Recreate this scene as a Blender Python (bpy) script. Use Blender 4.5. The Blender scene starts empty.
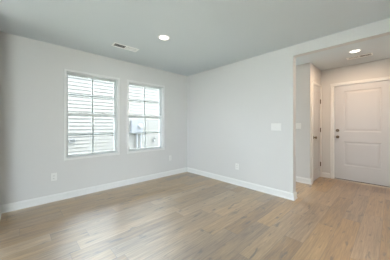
import bpy, bmesh, math, random
from mathutils import Vector, Matrix

random.seed(7)
S = bpy.context.scene
COL = S.collection
PI = math.pi

# ------------------------------------------------------------------ camera
cd = bpy.data.cameras.new('camera')
cd.sensor_width = 36.0
cd.lens = 187.317 / 390 * 36.0
cd.shift_y = -(130 - 125.32) / 390
cd.clip_start = 0.02
cam = bpy.data.objects.new('camera', cd)
cam.location = (0, 0, 1.18)
cam.rotation_euler = (PI / 2, 0, -0.7588)
COL.objects.link(cam)
S.camera = cam

# ------------------------------------------------------------------ sky and lights
W = bpy.data.worlds.new('overcast_sky')
S.world = W
W.use_nodes = True
bg = W.node_tree.nodes['Background']
bg.inputs[0].default_value = (0.82, 0.915, 1.0, 1)
bg.inputs[1].default_value = 15.5


def area(name, loc, rot, sx, sy, power, color):
    l = bpy.data.lights.new(name, 'AREA')
    l.shape = 'RECTANGLE'
    l.size, l.size_y = sx, sy
    l.energy = power
    l.color = color
    o = bpy.data.objects.new(name, l)
    o.location = loc
    o.rotation_euler = rot
    COL.objects.link(o)
    return o


sl = bpy.data.lights.new('sun', 'SUN')
sl.energy = 19.0
sl.angle = math.radians(1.0)
sl.color = (1.0, 0.98, 0.95)
sun = bpy.data.objects.new('sun', sl)
# high sun from behind the viewer's right, lighting the neighbouring house
el, az = math.radians(66), math.radians(-48)
sd = Vector((math.cos(el) * math.cos(az), math.cos(el) * math.sin(az), math.sin(el)))
sun.rotation_euler = sd.to_track_quat('Z', 'Y').to_euler()
COL.objects.link(sun)

# portals: guide the sampling of sky light through the glazed openings (they emit nothing themselves)
for nm, loc, rot, sx, sy in (('portal_back_window', (0.985, 3.772, 1.352), (-PI / 2, 0, 0), 0.84, 1.42),
                             ('portal_corner_window', (2.017, 3.772, 1.352), (-PI / 2, 0, 0), 0.84, 1.42),
                             ('portal_patio_door', (-1.4, -3.33, 1.11), (PI / 2, 0, 0), 1.5, 2.18),
                             ('portal_side_window', (-3.13, 1.6, 1.45), (PI / 2, 0, -PI / 2), 1.4, 1.2),
                             ('portal_hall_window', (3.76, 3.772, 1.2), (-PI / 2, 0, 0), 0.92, 2.2)):
    area(nm, loc, rot, sx, sy, 1.0, (1, 1, 1)).data.cycles.is_portal = True

S.view_settings.view_transform = 'Standard'
S.view_settings.look = 'None'
S.view_settings.exposure = 0.46
S.view_settings.gamma = 1.0
S.view_settings.use_curve_mapping = False


# ------------------------------------------------------------------ materials
def srgb(r, g, b):
    f = lambda c: (c / 255 / 12.92) if c / 255 <= 0.04045 else ((c / 255 + 0.055) / 1.055) ** 2.4
    return (f(r), f(g), f(b), 1)


def base_mat(name):
    m = bpy.data.materials.new(name)
    m.use_nodes = True
    return m, m.node_tree, m.node_tree.nodes['Principled BSDF']


def paint(name, col, rough=0.6, var=0.02, bump=0.0, scale=180.0, metal=0.0, spec=0.5):
    """plain painted / moulded surface with slight procedural variation"""
    m, nt, p = base_mat(name)
    N, L = nt.nodes, nt.links
    tc = N.new('ShaderNodeTexCoord')
    no = N.new('ShaderNodeTexNoise')
    no.inputs['Scale'].default_value = 3.0
    no.inputs['Detail'].default_value = 3.0
    L.new(tc.outputs['Object'], no.inputs['Vector'])
    hs = N.new('ShaderNodeHueSaturation')
    hs.inputs['Color'].default_value = col
    mr = N.new('ShaderNodeMapRange')
    mr.inputs['To Min'].default_value = 1 - var
    mr.inputs['To Max'].default_value = 1 + var
    L.new(no.outputs['Fac'], mr.inputs['Value'])
    L.new(mr.outputs[0], hs.inputs['Value'])
    L.new(hs.outputs[0], p.inputs['Base Color'])
    p.inputs['Roughness'].default_value = rough
    p.inputs['Metallic'].default_value = metal
    p.inputs['Specular IOR Level'].default_value = spec
    if bump:
        n2 = N.new('ShaderNodeTexNoise')
        n2.inputs['Scale'].default_value = scale
        L.new(tc.outputs['Object'], n2.inputs['Vector'])
        b = N.new('ShaderNodeBump')
        b.inputs['Strength'].default_value = bump
        b.inputs['Distance'].default_value = 0.002
        L.new(n2.outputs['Fac'], b.inputs['Height'])
        L.new(b.outputs[0], p.inputs['Normal'])
    return m


M_wall = paint('wall_paint', srgb(209, 209, 208), 0.75, 0.012, 0.12)
M_ceil = paint('ceiling_paint', srgb(211, 219, 224), 0.85, 0.012, 0.2, 120)
M_trim = paint('white_trim_paint', srgb(225, 226, 225), 0.35, 0.01)
M_door = paint('white_door_paint', srgb(198, 199, 201), 0.4, 0.01)
M_vinyl = paint('white_window_vinyl', srgb(204, 208, 208), 0.35, 0.01)
M_plate = paint('white_plastic', srgb(228, 228, 226), 0.3, 0.01)
M_slot = paint('dark_slot_plastic', srgb(60, 58, 56), 0.5, 0.02)
M_bronze = paint('satin_nickel', srgb(118, 106, 92), 0.32, 0.05, metal=0.9)
M_alu = paint('aluminium_sill', srgb(190, 186, 180), 0.4, 0.03, metal=0.6)
M_black = paint('black_rubber_seal', srgb(40, 38, 36), 0.7, 0.05)
M_register = paint('white_register_enamel', srgb(246, 248, 248), 0.4, 0.01)
M_duct = paint('dark_duct_interior', srgb(70, 74, 80), 0.8, 0.05)
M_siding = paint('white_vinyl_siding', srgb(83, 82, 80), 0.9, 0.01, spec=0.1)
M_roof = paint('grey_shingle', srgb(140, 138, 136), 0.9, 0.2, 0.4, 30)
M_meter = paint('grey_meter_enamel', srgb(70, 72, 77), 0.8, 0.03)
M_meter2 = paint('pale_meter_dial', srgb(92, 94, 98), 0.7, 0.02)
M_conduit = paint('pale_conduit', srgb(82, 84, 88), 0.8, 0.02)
M_fix = paint('dark_grey_fixture', srgb(62, 63, 64), 0.5, 0.05)
M_grass = paint('mown_grass', srgb(176, 178, 164), 0.95, 0.25, 0.5, 60)


def floor_material():
    m, nt, p = base_mat('oak_vinyl_plank')
    N, L = nt.nodes, nt.links

    def math_(op, a, b=None):
        n = N.new('ShaderNodeMath')
        n.operation = op
        for i, v in enumerate((a, b)):
            if v is None:
                continue
            if isinstance(v, (int, float)):
                n.inputs[i].default_value = v
            else:
                L.new(v, n.inputs[i])
        return n.outputs[0]

    def comb(x, y, z=0.0):
        n = N.new('ShaderNodeCombineXYZ')
        for i, v in enumerate((x, y, z)):
            if isinstance(v, (int, float)):
                n.inputs[i].default_value = v
            else:
                L.new(v, n.inputs[i])
        return n.outputs[0]

    def noise(vec, scale, detail=4, rough=0.55, dist=0.0):
        n = N.new('ShaderNodeTexNoise')
        n.inputs['Scale'].default_value = scale
        n.inputs['Detail'].default_value = detail
        n.inputs['Roughness'].default_value = rough
        n.inputs['Distortion'].default_value = dist
        L.new(vec, n.inputs['Vector'])
        return n.outputs['Fac']

    def remap(v, a, b, c, d):
        n = N.new('ShaderNodeMapRange')
        for k, x in zip(('From Min', 'From Max', 'To Min', 'To Max'), (a, b, c, d)):
            n.inputs[k].default_value = x
        L.new(v, n.inputs['Value'])
        return n.outputs[0]

    tc = N.new('ShaderNodeTexCoord')
    sp = N.new('ShaderNodeSeparateXYZ')
    L.new(tc.outputs['Object'], sp.inputs[0])
    x, y = sp.outputs[0], sp.outputs[1]
    PW, PL = 0.178, 1.22
    ry = math_('DIVIDE', math_('ADD', y, 20.03), PW)
    row = math_('FLOOR', ry)
    wn = N.new('ShaderNodeTexWhiteNoise')
    wn.noise_dimensions = '1D'
    L.new(row, wn.inputs['W'])
    rx = math_('ADD', math_('DIVIDE', math_('ADD', x, 20.0), PL), wn.outputs['Value'])
    colm = math_('FLOOR', rx)
    wn2 = N.new('ShaderNodeTexWhiteNoise')
    wn2.noise_dimensions = '2D'
    L.new(comb(row, colm), wn2.inputs['Vector'])
    pid = wn2.outputs['Value']
    # joints
    fy = math_('FRACT', ry)
    fx = math_('FRACT', rx)
    dy = math_('MULTIPLY', math_('MINIMUM', fy, math_('SUBTRACT', 1.0, fy)), PW)
    dx = math_('MULTIPLY', math_('MINIMUM', fx, math_('SUBTRACT', 1.0, fx)), PL)
    d = math_('MINIMUM', dx, dy)
    joint = remap(d, 0.0006, 0.0028, 0.1, 1.0)
    # grain, stretched along the plank and shifted from plank to plank
    sh = math_('MULTIPLY', pid, 37.0)
    gx = math_('ADD', x, sh)
    g_fine = noise(comb(math_('MULTIPLY', gx, 5.0), math_('MULTIPLY', y, 90.0), sh), 1.0, 5, 0.6)
    g_mid = noise(comb(math_('MULTIPLY', gx, 1.9), math_('MULTIPLY', y, 30.0), sh), 1.0, 5, 0.62, 0.8)
    g_big = noise(comb(math_('MULTIPLY', gx, 0.9), math_('MULTIPLY', y, 6.0), sh), 1.0, 2, 0.5, 0.3)
    g_knot = noise(comb(math_('MULTIPLY', gx, 5.0), math_('MULTIPLY', y, 20.0), sh), 1.0, 3, 0.5, 0.5)
    ramp = N.new('ShaderNodeValToRGB')
    els = ramp.color_ramp.elements
    els[0].position, els[0].color = 0.0, srgb(92, 73, 54)
    els[1].position, els[1].color = 1.0, srgb(182, 160, 130)
    e = els.new(0.35)
    e.color = srgb(134, 112, 86)
    e = els.new(0.7)
    e.color = srgb(158, 136, 107)
    t = 0.5
    for v, k in ((pid, 0.52), (g_mid, 1.35), (g_fine, 1.4), (g_big, 0.6)):
        t = math_('ADD', math_('MULTIPLY', math_('SUBTRACT', v, 0.5), k), t)
    L.new(t, ramp.inputs['Fac'])
    # dark mineral streaks
    streak = remap(g_knot, 0.62, 0.70, 0.0, 0.85)
    mx = N.new('ShaderNodeMixRGB')
    L.new(streak, mx.inputs['Fac'])
    L.new(ramp.outputs['Color'], mx.inputs['Color1'])
    mx.inputs['Color2'].default_value = srgb(48, 38, 29)
    # some planks greyer
    hs = N.new('ShaderNodeHueSaturation')
    L.new(mx.outputs[0], hs.inputs['Color'])
    sat = N.new('ShaderNodeSeparateColor')
    L.new(wn2.outputs['Color'], sat.inputs[0])
    L.new(remap(sat.outputs[1], 0, 1, 1.1, 1.6), hs.inputs['Saturation'])
    mj = N.new('ShaderNodeMixRGB')
    L.new(joint, mj.inputs['Fac'])
    mj.inputs['Color1'].default_value = srgb(70, 56, 44)
    L.new(hs.outputs[0], mj.inputs['Color2'])
    L.new(mj.outputs[0], p.inputs['Base Color'])
    L.new(remap(g_mid, 0.2, 0.8, 0.40, 0.48), p.inputs['Roughness'])
    p.inputs['Specular IOR Level'].default_value = 0.5
    p.inputs['Coat Weight'].default_value = 1.0
    p.inputs['Coat Roughness'].default_value = 0.45
    p.inputs['Coat IOR'].default_value = 2.8
    b = N.new('ShaderNodeBump')
    b.inputs['Strength'].default_value = 0.18
    b.inputs['Distance'].default_value = 0.001
    L.new(math_('ADD', math_('MULTIPLY', g_fine, 0.6), joint), b.inputs['Height'])
    L.new(b.outputs[0], p.inputs['Normal'])
    return m


def glass_material():
    m = bpy.data.materials.new('clear_window_glass')
    m.use_nodes = True
    nt = m.node_tree
    N, L = nt.nodes, nt.links
    N.clear()
    out = N.new('ShaderNodeOutputMaterial')
    tr = N.new('ShaderNodeBsdfTransparent')
    tr.inputs[0].default_value = (0.97, 0.985, 0.98, 1)
    gl = N.new('ShaderNodeBsdfGlossy')
    gl.inputs['Roughness'].default_value = 0.02
    fr = N.new('ShaderNodeFresnel')
    fr.inputs['IOR'].default_value = 1.45
    mix = N.new('ShaderNodeMixShader')
    L.new(fr.outputs[0], mix.inputs[0])
    L.new(tr.outputs[0], mix.inputs[1])
    L.new(gl.outputs[0], mix.inputs[2])
    L.new(mix.outputs[0], out.inputs[0])
    return m


def screen_material():
    """fine insect mesh: mostly open, a little grey thread"""
    m = bpy.data.materials.new('insect_screen_mesh')
    m.use_nodes = True
    nt = m.node_tree
    N, L = nt.nodes, nt.links
    N.clear()
    out = N.new('ShaderNodeOutputMaterial')
    tr = N.new('ShaderNodeBsdfTransparent')
    df = N.new('ShaderNodeBsdfDiffuse')
    df.inputs[0].default_value = srgb(150, 155, 170)
    mix = N.new('ShaderNodeMixShader')
    mix.inputs[0].default_value = 0.07
    L.new(tr.outputs[0], mix.inputs[1])
    L.new(df.outputs[0], mix.inputs[2])
    L.new(mix.outputs[0], out.inputs[0])
    return m


def emit_material(name, col, strength):
    m = bpy.data.materials.new(name)
    m.use_nodes = True
    nt = m.node_tree
    N, L = nt.nodes, nt.links
    N.clear()
    out = N.new('ShaderNodeOutputMaterial')
    e = N.new('ShaderNodeEmission')
    e.inputs[0].default_value = col
    e.inputs[1].default_value = strength
    L.new(e.outputs[0], out.inputs[0])
    return m


M_floor = floor_material()
M_glass = glass_material()
M_screen = screen_material()


# ------------------------------------------------------------------ mesh helpers
def obj(name, bm, mat, parent=None, smooth=False):
    bmesh.ops.recalc_face_normals(bm, faces=bm.faces)
    me = bpy.data.meshes.new(name)
    bm.to_mesh(me)
    bm.free()
    if smooth:
        for f in me.polygons:
            f.use_smooth = True
    me.materials.append(mat)
    o = bpy.data.objects.new(name, me)
    COL.objects.link(o)
    if parent:
        o.parent = parent
    return o


def empty(name, loc, rotz=0):
    o = bpy.data.objects.new(name, None)
    o.location = loc
    o.rotation_euler = (0, 0, rotz)
    o.empty_display_size = 0.1
    COL.objects.link(o)
    return o


def tag(o, label=None, cat=None, group=None, kind=None):
    if label:
        o['label'] = label
    if cat:
        o['category'] = cat
    if group:
        o['group'] = group
    if kind:
        o['kind'] = kind
    return o


def box(bm, x0, x1, y0, y1, z0, z1, bevel=0.0):
    t = bmesh.new()
    v = [t.verts.new((x, y, z)) for x in (x0, x1) for y in (y0, y1) for z in (z0, z1)]
    for f in ((0, 1, 3, 2), (4, 6, 7, 5), (0, 4, 5, 1), (2, 3, 7, 6), (0, 2, 6, 4), (1, 5, 7, 3)):
        t.faces.new([v[i] for i in f])
    if bevel:
        bmesh.ops.bevel(t, geom=list(t.edges), offset=bevel, segments=2, affect='EDGES', profile=0.5)
    join(bm, t)
    return bm


def join(bm, t, mat=None):
    mp = {}
    for v in t.verts:
        mp[v] = bm.verts.new(mat @ v.co if mat else v.co)
    for f in t.faces:
        try:
            bm.faces.new([mp[v] for v in f.verts])
        except ValueError:
            pass
    t.free()


def cyl(bm, p0, p1, r0, r1=None, seg=24):
    """capped tapered cylinder between two points"""
    r1 = r0 if r1 is None else r1
    p0, p1 = Vector(p0), Vector(p1)
    a = (p1 - p0).normalized()
    u = a.orthogonal().normalized()
    w = a.cross(u)
    A, B = [], []
    for i in range(seg):
        c, s = math.cos(2 * PI * i / seg), math.sin(2 * PI * i / seg)
        A.append(bm.verts.new(p0 + (u * c + w * s) * r0))
        B.append(bm.verts.new(p1 + (u * c + w * s) * r1))
    for i in range(seg):
        j = (i + 1) % seg
        bm.faces.new((A[i], A[j], B[j], B[i]))
    bm.faces.new(A[::-1])
    bm.faces.new(B)
    return bm


def lathe(bm, prof, origin, axis, seg=24):
    """prof: list of (distance along axis, radius)"""
    o, a = Vector(origin), Vector(axis).normalized()
    u = a.orthogonal().normalized()
    w = a.cross(u)
    rings = []
    for d, r in prof:
        if r < 1e-6:
            rings.append([bm.verts.new(o + a * d)])
        else:
            rings.append([bm.verts.new(o + a * d + (u * math.cos(2 * PI * i / seg) + w * math.sin(2 * PI * i / seg)) * r) for i in range(seg)])
    for R, T in zip(rings, rings[1:]):
        for i in range(seg):
            j = (i + 1) % seg
            if len(R) == 1 and len(T) == 1:
                continue
            if len(R) == 1:
                bm.faces.new((R[0], T[j], T[i]))
            elif len(T) == 1:
                bm.faces.new((R[i], R[j], T[0]))
            else:
                bm.faces.new((R[i], R[j], T[j], T[i]))
    return bm


def slab_holes(us, vs, holes, w0, w1, mp):
    """a slab in (u,v), thick from w0 to w1, with rectangular holes; mp maps (u,v,w) to xyz"""
    us = sorted(set(us) | {h[i] for h in holes for i in (0, 1)})
    vs = sorted(set(vs) | {h[i] for h in holes for i in (2, 3)})
    bm = bmesh.new()
    cache = {}

    def V(i, j, k):
        if (i, j, k) not in cache:
            cache[(i, j, k)] = bm.verts.new(mp(us[i], vs[j], (w0, w1)[k]))
        return cache[(i, j, k)]

    nu, nv = len(us) - 1, len(vs) - 1

    def solid(i, j):
        if not (0 <= i < nu and 0 <= j < nv):
            return False
        cu, cv = (us[i] + us[i + 1]) / 2, (vs[j] + vs[j + 1]) / 2
        return not any(h[0] < cu < h[1] and h[2] < cv < h[3] for h in holes)

    for i in range(nu):
        for j in range(nv):
            if not solid(i, j):
                continue
            for k in (0, 1):
                bm.faces.new((V(i, j, k), V(i + 1, j, k), V(i + 1, j + 1, k), V(i, j + 1, k)))
            if not solid(i - 1, j):
                bm.faces.new((V(i, j, 0), V(i, j + 1, 0), V(i, j + 1, 1), V(i, j, 1)))
            if not solid(i + 1, j):
                bm.faces.new((V(i + 1, j, 0), V(i + 1, j + 1, 0), V(i + 1, j + 1, 1), V(i + 1, j, 1)))
            if not solid(i, j - 1):
                bm.faces.new((V(i, j, 0), V(i + 1, j, 0), V(i + 1, j, 1), V(i, j, 1)))
            if not solid(i, j + 1):
                bm.faces.new((V(i, j + 1, 0), V(i + 1, j + 1, 0), V(i + 1, j + 1, 1), V(i, j + 1, 1)))
    return bm


mapY = lambda u, v, w: (u, w, v)      # wall lying along X
mapX = lambda u, v, w: (w, u, v)      # wall lying along Y


def struct(name, bm, mat, label, cat):
    return tag(obj(name, bm, mat), label, cat, kind='structure')


# ------------------------------------------------------------------ layout (metres)
H = 2.44
XL, XR, YB, YREAR, XFAR = -0.178, 3.161, 3.622, -3.2, -3.0
XR2 = XR + 0.115
YJ, ZHEAD = 1.081, 2.277
XH, YC, XD = 4.2575, 1.133, 5.07
YS, YHALL = -0.62, 3.622
WIN = [(0.542, 1.428), (1.574, 2.460)]
WZ0, WZ1 = 0.618, 2.086
CAS = 0.028

# ------------------------------------------------------------------ setting
struct('floor', box(bmesh.new(), XFAR - 0.12, XD + 0.14, YREAR - 0.12, YHALL + 0.14, -0.12, 0.0), M_floor,
       'light oak wood plank floor running through the room and entry', 'floor')
struct('ceiling', box(bmesh.new(), XFAR - 0.12, XD + 0.14, YREAR - 0.12, YHALL + 0.14, H, H + 0.1), M_ceil,
       'flat white ceiling over the room and entry', 'ceiling')

holes = [(a + CAS, b - CAS, WZ0 + CAS, WZ1 - CAS) for a, b in WIN]
struct('wall_back', slab_holes([XL - 0.115, XR2], [0, H], holes, YB, YB + 0.14, mapY), M_wall,
       'light grey wall with the two windows', 'wall')
struct('wall_right', slab_holes([YS, YB], [0, H], [(YS - 1, YJ, -1, ZHEAD)], XR, XR2, mapX), M_wall,
       'light grey wall with light switches, ending at the entry opening with header above', 'wall')
struct('wall_left', box(bmesh.new(), XL - 0.115, XL, 3.0, YB, 0, H), M_wall,
       'light grey wall at the left edge of the room', 'wall')
struct('wall_hall', slab_holes([YC, YHALL], [0, H], [], XH, XH + 0.1, mapX), M_wall,
       'grey hallway wall seen past the end of the partition', 'wall')
struct('wall_closet', slab_holes([XH + 0.1, XD], [0, H], [(4.409, 5.026, -1, 2.045)], YC, YC + 0.1, mapY), M_wall,
       'narrow entry wall holding the closet door', 'wall')
struct('wall_entry', slab_holes([YS - 0.1, YC + 1.0], [0, H], [(-0.045, 0.904, -1, 2.045)], XD, XD + 0.14, mapX), M_wall,
       'beige lit entry wall around the front door', 'wall')
# the parts of the house that the picture looks away from, plus one added light blocker
struct('wall_entry_side', box(bmesh.new(), XR, XD, YS - 0.1, YS, 0, H), M_wall, 'entry side wall opposite the closet', 'wall')
struct('wall_light_block', box(bmesh.new(), 1.4, XR2, YREAR, -1.2, 0, H), M_wall, 'unseen block added behind the viewer to hold back patio light', 'wall')  # solid block added out of view to shade the switch wall from the patio opening
struct('wall_rear_entry', box(bmesh.new(), XR, XR2, -1.2, YS - 0.1, 0, H), M_wall, 'short wall behind the entry opening', 'wall')
struct('wall_rear', slab_holes([XFAR, XR2], [0, H], [(-2.15, -0.65, 0.02, 2.2)], YREAR - 0.12, YREAR, mapY), M_wall,
       'wall with wide patio opening behind the viewer', 'wall')
struct('wall_side', slab_holes([YREAR, 3.0], [0, H], [(0.9, 2.3, 0.85, 2.05)], XFAR - 0.12, XFAR, mapX), M_wall,
       'far side wall with a wide window opening', 'wall')
struct('wall_side_return', box(bmesh.new(), XFAR, XL - 0.115, 3.0, 3.115, 0, H), M_wall, 'return wall beside the left wall', 'wall')
struct('wall_hall_end', slab_holes([XR2, XH], [0, H], [(3.30, 4.22, 0.1, 2.3)], YHALL, YHALL + 0.14, mapY), M_wall,
       'end wall of the hallway', 'wall')


# ------------------------------------------------------------------ baseboards
BH, BT = 0.108, 0.014
PROFILE = [(0, 0), (0.024, 0), (0.023, 0.010), (0.018, 0.018), (BT, 0.020), (BT, BH - 0.022), (0.010, BH - 0.012), (0.006, BH - 0.003), (0.004, BH), (0, BH)]


def baseboard(name, path, label):
    """extrude the moulding profile along a floor path; the room lies to the right of the path; corners are mitred"""
    bm = bmesh.new()
    pts = [Vector((x, y, 0)) for x, y in path]
    rings = []
    for i, p in enumerate(pts):
        ds = []
        if i > 0:
            ds.append((p - pts[i - 1]).normalized())
        if i < len(pts) - 1:
            ds.append((pts[i + 1] - p).normalized())
        ns = [Vector((d.y, -d.x, 0)) for d in ds]
        n = ns[0] if len(ns) == 1 else (ns[0] + ns[1]) / (1 + ns[0].dot(ns[1]))
        rings.append([bm.verts.new(p + n * a + Vector((0, 0, z))) for a, z in PROFILE])
    for R, T in zip(rings, rings[1:]):
        for k in range(len(PROFILE)):
            l = (k + 1) % len(PROFILE)
            bm.faces.new((R[k], R[l], T[l], T[k]))
    bm.faces.new(rings[0])
    bm.faces.new(rings[-1][::-1])
    return struct(name, bm, M_trim, label, 'baseboard')


baseboard('baseboard_left', [(XL, 3.0), (XL, YB - 0.025)], 'white baseboard along the left wall')
baseboard('baseboard_back', [(XL, YB), (XR - 0.025, YB)], 'long white baseboard under the two windows')
baseboard('baseboard_right', [(XR, YB), (XR, YJ), (XR2, YJ), (XR2, YHALL - 0.03)],
          'white baseboard along the switch wall, turning round its open end')
baseboard('baseboard_hall', [(XH, YHALL - 0.03), (XH, YC), (4.355, YC)], 'white baseboard on the hallway wall turning to the closet door')
baseboard('baseboard_entry', [(XD, YC - 0.0), (XD, 0.964)], 'short white baseboard between closet and front door')


# ------------------------------------------------------------------ windows
def frame_bm(x0, x1, z0, z1, t, y0, y1, bev=0.0):
    """four-sided mitred frame of face width t (l, r, b, t allowed)"""
    if not isinstance(t, tuple):
        t = (t, t, t, t)
    return slab_holes([x0, x1], [z0, z1], [(x0 + t[0], x1 - t[1], z0 + t[2], z1 - t[3])], y0, y1, mapY)


def make_window(name, label):
    """built round x = 0 at the wall face y = 0; height in world z"""
    root = empty(name, (0, 0, 0))
    tag(root, label, 'window', kind='structure')
    hw = (WIN[0][1] - WIN[0][0]) / 2
    ow = hw - CAS
    z0, z1 = WZ0 + CAS, WZ1 - CAS
    # casing: flat picture-frame trim with an eased inner edge
    bm = frame_bm(-hw, hw, WZ0, WZ1, CAS + 0.003, -0.016, 0.0)
    obj('window_casing', bm, M_trim, root)
    # painted jamb liner
    obj('jamb_liner', frame_bm(-ow, ow, z0, z1, 0.006, -0.002, 0.07), M_trim, root)
    # vinyl main frame
    f = 0.018
    obj('window_frame', frame_bm(-ow, ow, z0, z1, f, 0.056, 0.138), M_vinyl, root)
    x0, x1 = -ow + f, ow - f
    zm = 1.362
    sashes = (('upper_sash', zm - 0.028, z1 - f, 0.100, 0.126, (0.020, 0.020, 0.050, 0.024)),
              ('lower_sash', z0 + f, zm + 0.026, 0.068, 0.096, (0.020, 0.020, 0.030, 0.052)))
    for sname, a, b, y0, y1, t in sashes:
        s = obj(sname, frame_bm(x0, x1, a, b, t, y0, y1), M_vinyl, root)
        gx0, gx1, gz0, gz1 = x0 + t[0], x1 - t[1], a + t[2], b - t[3]
        ym = (y0 + y1) / 2
        obj('glass_pane', box(bmesh.new(), gx0, gx1, ym - 0.002, ym + 0.002, gz0, gz1), M_glass, s)
        # grille bars (flat, just inside the glass)
        g = bmesh.new()
        box(g, -0.013, 0.013, ym + 0.003, ym + 0.009, gz0, gz1)
        obj('grille_bar', g, M_vinyl, s)
        g = bmesh.new()
        zc = (gz0 + gz1) / 2
        box(g, gx0, gx1, ym + 0.0035, ym + 0.0085, zc - 0.012, zc + 0.012)
        obj('grille_bar', g, M_vinyl, s)
        if sname == 'lower_sash':
            lk = bmesh.new()
            for sx in (-0.18, 0.18):
                box(lk, sx - 0.025, sx + 0.025, y0 + 0.001, y1 - 0.006, b, b + 0.012, 0.003)
                cyl(lk, (sx - 0.005, ym, b + 0.012), (sx + 0.025, ym - 0.018, b + 0.016), 0.005, 0.004, 10)
            obj('sash_lock', lk, M_vinyl, s)
    sc = obj('insect_screen', box(bmesh.new(), x0 + 0.012, x1 - 0.012, 0.1305, 0.1315, z0 + f + 0.012, zm - 0.012), M_screen, root)
    obj('screen_frame', frame_bm(x0, x1, z0 + f, zm, 0.014, 0.128, 0.136), M_vinyl, sc)
    return root


for i, (a, b) in enumerate(WIN):
    w = make_window('window_%d' % (i + 1),
                    ('white double-hung window with grilles nearest the left wall',
                     'white double-hung window with grilles nearest the room corner')[i])
    w.location = ((a + b) / 2, YB, 0)


# ------------------------------------------------------------------ doors
def panel_slab(w, h, thick, panels, mp):
    """panelled leaf: moulded ring dips in, then the field rises back; w-axis negative = towards the viewer"""
    us = sorted({0, w} | {p[i] for p in panels for i in (0, 1)})
    vs = sorted({0, h} | {p[i] for p in panels for i in (2, 3)})
    bm = slab_holes(us, vs, panels, 0, thick, mp)
    for (a, b, c, d) in panels:
        steps = [(0.0, 0.0), (0.006, 0.003), (0.020, 0.008), (0.030, 0.008), (0.062, 0.003)]
        prev = None
        for ins, dep in steps:
            ring = [bm.verts.new(mp(*q)) for q in ((a + ins, c + ins, dep), (b - ins, c + ins, dep), (b - ins, d - ins, dep), (a + ins, d - ins, dep))]
            if prev:
                for k in range(4):
                    l = (k + 1) % 4
                    bm.faces.new((prev[k], prev[l], ring[l], ring[k]))
            prev = ring
        bm.faces.new(prev)
        back = [bm.verts.new(mp(u, v, thick - 0.004)) for u, v in ((a, c), (b, c), (b, d), (a, d))]
        bm.faces.new(back)
    bmesh.ops.remove_doubles(bm, verts=bm.verts, dist=1e-5)
    return bm


def door_casing(u0, u1, top, wd, mp):
    """three-sided casing with a stepped face; u0,u1,top are the inner edges"""
    bm = bmesh.new()
    path = [(u0, 0.0, -1, 0), (u0, top, -1, 1), (u1, top, 1, 1), (u1, 0.0, 1, 0)]
    prof = [(0, 0), (0, -0.010), (0.006, -0.014), (wd * 0.45, -0.014), (wd * 0.55, -0.018), (wd - 0.006, -0.018), (wd, -0.012), (wd, 0)]
    rings = [[bm.verts.new(mp(u + su * e, v + sv * e, d)) for e, d in prof] for u, v, su, sv in path]
    for R, T in zip(rings, rings[1:]):
        for k in range(len(prof)):
            l = (k + 1) % len(prof)
            bm.faces.new((R[k], R[l], T[l], T[k]))
    bm.faces.new(rings[0])
    bm.faces.new(rings[-1][::-1])
    return bm


def knob(bm, at, ax):
    lathe(bm, [(0, 0), (0, 0.031), (0.004, 0.032), (0.009, 0.028), (0.011, 0.012), (0.030, 0.011), (0.036, 0.022), (0.046, 0.028), (0.056, 0.026), (0.062, 0.016), (0.063, 0)], at, ax)


def hinge_bm(at, vertical_r=0.0065, ht=0.09, leaf=None):
    bm = bmesh.new()
    x, y, z = at
    cyl(bm, (x, y, z - ht / 2), (x, y, z + ht / 2), vertical_r, None, 12)
    lathe(bm, [(0, 0.0045), (0.004, 0.006), (0.008, 0)], (x, y, z + ht / 2), (0, 0, 1), 12)
    lathe(bm, [(0, 0.0045), (0.004, 0.006), (0.008, 0)], (x, y, z - ht / 2), (0, 0, -1), 12)
    if leaf:
        box(bm, *leaf, z - ht / 2, z + ht / 2)
    return bm


# front door: leaf lies along Y, faces -X
DY0, DY1, DZ0, DZ1 = -0.028, 0.887, 0.022, 2.032
front = tag(empty('door_1', (XD, (DY0 + DY1) / 2, 0)), 'white two-panel front door with deadbolt and round knob', 'door', kind='structure')
ox, oy = front.location.x, front.location.y
lx = XD - ox
obj('door_casing', door_casing(DY0 - 0.010 - oy, DY1 + 0.010 - oy, 2.042, 0.057, lambda u, v, w: (w, u, v)), M_trim, front)
# jamb
jm = slab_holes([DY0 - 0.017 - oy, DY1 + 0.017 - oy], [0, 2.045], [(DY0 - 0.003 - oy, DY1 + 0.003 - oy, -1, DZ1 + 0.003)], 0.0, 0.14, lambda u, v, w: (w, u, v))
obj('door_jamb', jm, M_trim, front)
fw, fh = DY1 - DY0, DZ1 - DZ0
mpf = lambda u, v, w: (0.022 + w, DY1 - oy - u, DZ0 + v)
pan = [(0.165, 0.742, 1.022, 1.895), (0.165, 0.742, 0.300, 0.812)]
slab = obj('door_leaf', panel_slab(fw, fh, 0.044, pan, mpf), M_door, front)
ky = 0.829 - oy
bm = bmesh.new()
knob(bm, (0.022, ky, 0.927), (-1, 0, 0))
obj('door_knob', bm, M_bronze, slab, True)
bm = bmesh.new()
lathe(bm, [(0, 0), (0, 0.032), (0.010, 0.032), (0.016, 0.026), (0.018, 0.014), (0.018, 0)], (0.022, ky, 1.068), (-1, 0, 0))
box(bm, -0.012, 0.004, ky - 0.006, ky + 0.006, 1.050, 1.086, 0.002)
obj('deadbolt', bm, M_bronze, slab, False)
bm = box(bmesh.new(), 0.028, 0.060, DY0 - oy + 0.002, DY1 - oy - 0.002, 0.012, DZ0 - 0.001)
obj('door_sweep', bm, M_black, slab)
bm = box(bmesh.new(), 0.0185, 0.0225, DY1 + 0.0005 - oy, DY1 + 0.004 - oy, 0.90, 0.955)
obj('strike_plate', bm, M_bronze, front)
th = bmesh.new()
prof = [(-0.035, 0.0), (-0.030, 0.006), (-0.008, 0.010), (0.02, 0.012), (0.12, 0.012), (0.12, 0.0)]
A = [th.verts.new((x, DY0 - 0.003 - oy, z)) for x, z in prof]
B = [th.verts.new((x, DY1 + 0.003 - oy, z)) for x, z in prof]
for k in range(len(prof)):
    l = (k + 1) % len(prof)
    th.faces.new((A[k], A[l], B[l], B[k]))
th.faces.new(A[::-1])
th.faces.new(B)
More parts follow.
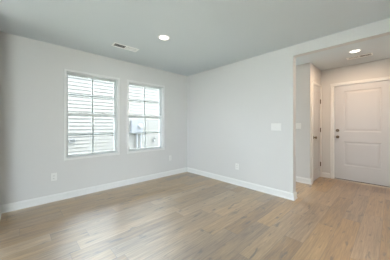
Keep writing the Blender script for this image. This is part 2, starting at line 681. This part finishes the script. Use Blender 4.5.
obj('threshold', th, M_alu, front)

# closet door: leaf lies along X, faces -Y, hinged by the corner
CX0, CX1, CZ0, CZ1 = 4.423, 5.012, 0.014, 2.032
closet = tag(empty('door_2', ((CX0 + CX1) / 2, YC, 0)), 'narrow white two-panel closet door with nickel hinges', 'door', kind='structure')
ox, oy = closet.location.x, closet.location.y
obj('door_casing', door_casing(CX0 - 0.012 - ox, CX1 + 0.010 - ox, 2.044, 0.047, lambda u, v, w: (u, w, v)), M_trim, closet)
jm = slab_holes([CX0 - 0.014 - ox, CX1 + 0.014 - ox], [0, 2.045], [(CX0 - 0.003 - ox, CX1 + 0.003 - ox, -1, CZ1 + 0.003)], 0.0, 0.1, mapY)
obj('door_jamb', jm, M_trim, closet)
mpc = lambda u, v, w: (CX0 - ox + u, 0.004 + w, CZ0 + v)
pan = [(0.115, 0.474, 1.030, 1.915), (0.115, 0.474, 0.205, 0.845)]
slab2 = obj('door_leaf', panel_slab(CX1 - CX0, CZ1 - CZ0, 0.035, pan, mpc), M_door, closet)
bm = bmesh.new()
knob(bm, (CX0 + 0.065 - ox, 0.004, 0.925), (0, -1, 0))
obj('door_knob', bm, M_bronze, slab2, True)
for hz in (1.72, 1.075, 0.30):
    hx = CX1 + 0.001 - ox
    obj('hinge', hinge_bm((hx, -0.006, hz), 0.008, 0.09, (hx - 0.016, hx + 0.014, 0.0005, 0.0035)), M_bronze, closet)


# ------------------------------------------------------------------ recessed ceiling lights
def downlight(loc, label, power, color, ecol, estr):
    root = empty('recessed_light', loc)
    tag(root, label, 'ceiling light', 'recessed ceiling lights')
    bm = bmesh.new()
    lathe(bm, [(0.0, 0.086), (-0.004, 0.085), (-0.008, 0.078), (-0.008, 0.068), (-0.003, 0.064), (0.0, 0.064)], (0, 0, 0), (0, 0, 1), 40)
    obj('trim_ring', bm, M_plate, root, True)
    bm = bmesh.new()
    lathe(bm, [(0, 0.0655), (-0.004, 0.0655), (-0.0055, 0.05), (-0.006, 0)], (0, 0, 0), (0, 0, 1), 40)
    obj('diffuser', bm, emit_material('lit_diffuser', ecol, estr), root)
    l = bpy.data.lights.new('recessed_lamp', 'AREA')
    l.shape = 'DISK'
    l.size = 0.12
    l.energy = power
    l.color = color
    o = bpy.data.objects.new('recessed_lamp', l)
    o.location = (0, 0, -0.009)
    o.parent = root
    COL.objects.link(o)
    return root


downlight((1.526, 2.256, H), 'round lit recessed light in the room ceiling near the windows', 4.0, (1.0, 0.93, 0.84), (1, 0.95, 0.88, 1), 2.5)
downlight((4.153, 0.438, H), 'round lit recessed light in the entry ceiling before the front door', 14.0, (1.0, 0.68, 0.44), (1, 0.94, 0.85, 1), 3.0)


# ------------------------------------------------------------------ ceiling registers
def register(loc, rotz, label, length, width, tilts):
    """stamped two-bank ceiling register: flange, dark boot behind, a bank of tilted louvres each side of the centre bar"""
    root = empty('ceiling_vent', loc, rotz)
    tag(root, label, 'air vent', 'ceiling air vents')
    L2, W2 = length / 2, width / 2
    bd = 0.022
    bm = slab_holes([-L2, L2], [-W2, W2], [(-L2 + bd, -0.007, -W2 + bd, W2 - bd), (0.007, L2 - bd, -W2 + bd, W2 - bd)], -0.007, -0.001,
                    lambda u, v, w: (u, v, w))
    obj('flange', bm, M_register, root)
    obj('duct_boot', box(bmesh.new(), -L2 + bd * 0.8, L2 - bd * 0.8, -W2 + bd * 0.8, W2 - bd * 0.8, -0.0012, 0.0), M_duct, root)
    for k, (x0, x1) in enumerate(((-L2 + bd, -0.007), (0.007, L2 - bd))):
        n = 9
        bm = bmesh.new()
        for i in range(n):
            xc = x0 + (i + 0.5) * (x1 - x0) / n
            t = bmesh.new()
            box(t, -0.0065, 0.0065, -W2 + bd, W2 - bd, -0.0005, 0.0005)
            join(bm, t, Matrix.Translation((xc, 0, -0.0078)) @ Matrix.Rotation(tilts[k], 4, 'Y'))
        o = obj('louvre_bank', bm, M_register, root)
    return root


register((1.268, 2.965, H), -0.02, 'long white ceiling vent near the two windows', 0.40, 0.15, (math.radians(-46), math.radians(40)))
register((4.535, 0.418, H), PI / 2, 'long white ceiling vent above the front door', 0.36, 0.15, (math.radians(-46), math.radians(40)))


# ------------------------------------------------------------------ wall plates
def plate_root(name, loc, rotz, label, cat, w, h, group=None):
    root = empty(name, loc, rotz)
    tag(root, label, cat, group)
    obj('cover_plate', box(bmesh.new(), -w / 2, w / 2, -0.007, 0.0, -h / 2, h / 2, 0.0025), M_plate, root)
    return root


def outlet(loc, rotz, label):
    root = plate_root('wall_outlet', loc, rotz, label, 'outlet', 0.075, 0.118, 'wall outlets')
    for z in (-0.020, 0.020):
        bm = bmesh.new()
        box(bm, -0.017, 0.017, -0.0095, -0.006, z - 0.014, z + 0.014, 0.002)
        r = obj('receptacle', bm, M_plate, root)
        s = bmesh.new()
        box(s, -0.0085, -0.0055, -0.0101, -0.0094, z - 0.003, z + 0.007)
        box(s, 0.0055, 0.0085, -0.0101, -0.0094, z - 0.003, z + 0.006)
        cyl(s, (0, -0.0101, z - 0.008), (0, -0.0094, z - 0.008), 0.0026, None, 10)
        obj('slot', s, M_slot, r)
    return root


def switch(loc, rotz, label, gangs):
    pitch = 0.046
    w = 0.075 + (gangs - 1) * pitch
    root = plate_root('light_switch', loc, rotz, label, 'light switch', w, 0.120, 'light switch plates')
    for g in range(gangs):
        xc = (g - (gangs - 1) / 2) * pitch
        fr = bmesh.new()
        t = slab_holes([xc - 0.0175, xc + 0.0175], [-0.034, 0.034], [(xc - 0.0155, xc + 0.0155, -0.032, 0.032)], -0.0082, -0.0065, mapY)
        join(fr, t)
        obj('switch_bezel', fr, M_plate, root)
        bm = bmesh.new()
        v = [(-0.0075, -0.0315), (-0.0115, -0.0315), (-0.0085, 0.0), (-0.0082, 0.0315), (-0.0065, 0.0315), (-0.0065, -0.0315)]
        A = [bm.verts.new((xc - 0.015, y, z)) for y, z in v]
        B = [bm.verts.new((xc + 0.015, y, z)) for y, z in v]
        for k in range(len(v)):
            l = (k + 1) % len(v)
            bm.faces.new((A[k], A[l], B[l], B[k]))
        bm.faces.new(A[::-1])
        bm.faces.new(B)
        obj('rocker', bm, M_plate, root)
    return root


outlet((0.412, YB, 0.378), 0, 'white outlet on the window wall, left of and below the first window')
outlet((2.619, YB, 0.407), 0, 'white outlet on the window wall, low near the room corner')
outlet((XR, 2.118, 0.364), -PI / 2, 'white outlet low on the wall under the wide light switch')
switch((XR, 1.348, 1.153), -PI / 2, 'wide white three-gang light switch near the open wall end', 3)
switch((XH, 1.362, 1.166), -PI / 2, 'white two-gang light switch on the hallway wall', 2)


# ------------------------------------------------------------------ outside: neighbouring house
YN = 7.0
house = tag(empty('neighbor_house', (4.0, YN, -0.35)), 'white lap-sided neighboring house seen through the windows', 'house')
hx0, hx1 = -9.0, 9.0
ztop = 3.37
bm = bmesh.new()
expo, butt = 0.117, 0.028
n = int(ztop / expo)
rows = []
for i in range(n + 1):
    z = i * expo
    rows.append((0.0, z))          # foot of the course above tucked in at the wall line
for i in range(n):
    z0, z1 = i * expo, (i + 1) * expo
    q = [(-butt, z0), (-0.003, z1)]
    a = [bm.verts.new((hx0, y, z)) for y, z in q] + [bm.verts.new((hx1, y, z)) for y, z in reversed(q)]
    bm.faces.new((a[0], a[3], a[2], a[1]))
    b = [bm.verts.new((hx0, 0.0, z0)), bm.verts.new((hx0, -butt, z0)), bm.verts.new((hx1, -butt, z0)), bm.verts.new((hx1, 0.0, z0))]
    bm.faces.new(b)
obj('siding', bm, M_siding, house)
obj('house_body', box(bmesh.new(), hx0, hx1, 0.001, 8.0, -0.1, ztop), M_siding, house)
bm = bmesh.new()
pr = [(-0.14, ztop - 0.02), (-0.14, ztop + 0.10), (4.0, ztop + 1.5), (8.4, ztop + 0.10), (8.4, ztop - 0.05)]
A = [bm.verts.new((hx0 - 0.3, y, z)) for y, z in pr]
B = [bm.verts.new((hx1 + 0.3, y, z)) for y, z in pr]
for k in range(len(pr)):
    l = (k + 1) % len(pr)
    bm.faces.new((A[k], A[l], B[l], B[k]))
bm.faces.new(A[::-1])
bm.faces.new(B)
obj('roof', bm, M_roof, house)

mt = tag(empty('electric_meter', (3.39, YN - 0.029, 0.86)), 'pale grey electric meter box on the siding outside the window nearest the corner', 'electric meter')
obj('mounting_board', box(bmesh.new(), -0.29, 0.29, -0.02, 0.0, -0.03, 0.56, 0.004), M_siding, mt)
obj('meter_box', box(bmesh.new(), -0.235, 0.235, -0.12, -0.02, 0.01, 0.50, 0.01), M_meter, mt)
bm = bmesh.new()
lathe(bm, [(0, 0), (0, 0.095), (0.03, 0.095), (0.035, 0.085), (0.09, 0.078), (0.105, 0.06), (0.11, 0)], (0.12, -0.12, 0.29), (0, -1, 0), 28)
obj('meter_dial', bm, M_meter2, mt, True)
for cx, r in ((0.02, 0.03), (0.18, 0.03)):
    bm = bmesh.new()
    cyl(bm, (cx, -0.07, -1.19), (cx, -0.07, 0.0), r, None, 16)
    cyl(bm, (cx, -0.07, -0.05), (cx, -0.07, 0.0), r * 1.35, None, 16)
    obj('conduit', bm, M_conduit, mt)

hb = tag(empty('hose_spigot', (4.17, YN - 0.029, 0.56)), 'dark outdoor hose spigot on the siding right of the meter', 'spigot')
bm = bmesh.new()
lathe(bm, [(0, 0), (0, 0.07), (0.012, 0.07), (0.012, 0.022), (0.09, 0.022), (0.09, 0)], (0, 0, 0), (0, -1, 0), 20)
cyl(bm, (0, -0.08, 0.0), (-0.015, -0.12, -0.075), 0.026, 0.03, 16)
obj('spigot_body', bm, M_fix, hb)
bm = bmesh.new()
cyl(bm, (0, -0.07, 0.0), (0.035, -0.07, 0.07), 0.012, None, 12)
lathe(bm, [(0, 0), (0, 0.05), (0.008, 0.058), (0.018, 0.05), (0.018, 0)], (0.035, -0.07, 0.07), (0.45, 0, 0.9), 20)
obj('handle', bm, M_fix, hb)

ev = tag(empty('exhaust_vent', (1.262, YN - 0.029, 0.685)), 'small grey vent on the siding outside the window nearest the left wall', 'vent')
obj('vent_flange', slab_holes([-0.075, 0.075], [-0.05, 0.05], [(-0.062, 0.062, -0.036, 0.036)], -0.03, 0.0, mapY), M_meter, ev)
bm = bmesh.new()
for i in range(4):
    z = -0.030 + i * 0.019
    t = bmesh.new()
    box(t, -0.062, 0.062, -0.001, 0.001, -0.010, 0.010)
    join(bm, t, Matrix.Translation((0, -0.018, z)) @ Matrix.Rotation(math.radians(35), 4, 'X'))
obj('louvre', bm, M_fix, ev)

struct('lawn', box(bmesh.new(), -30, 30, -30, 24, -0.45, -0.35), M_grass, 'strip of lawn between the houses', 'lawn')
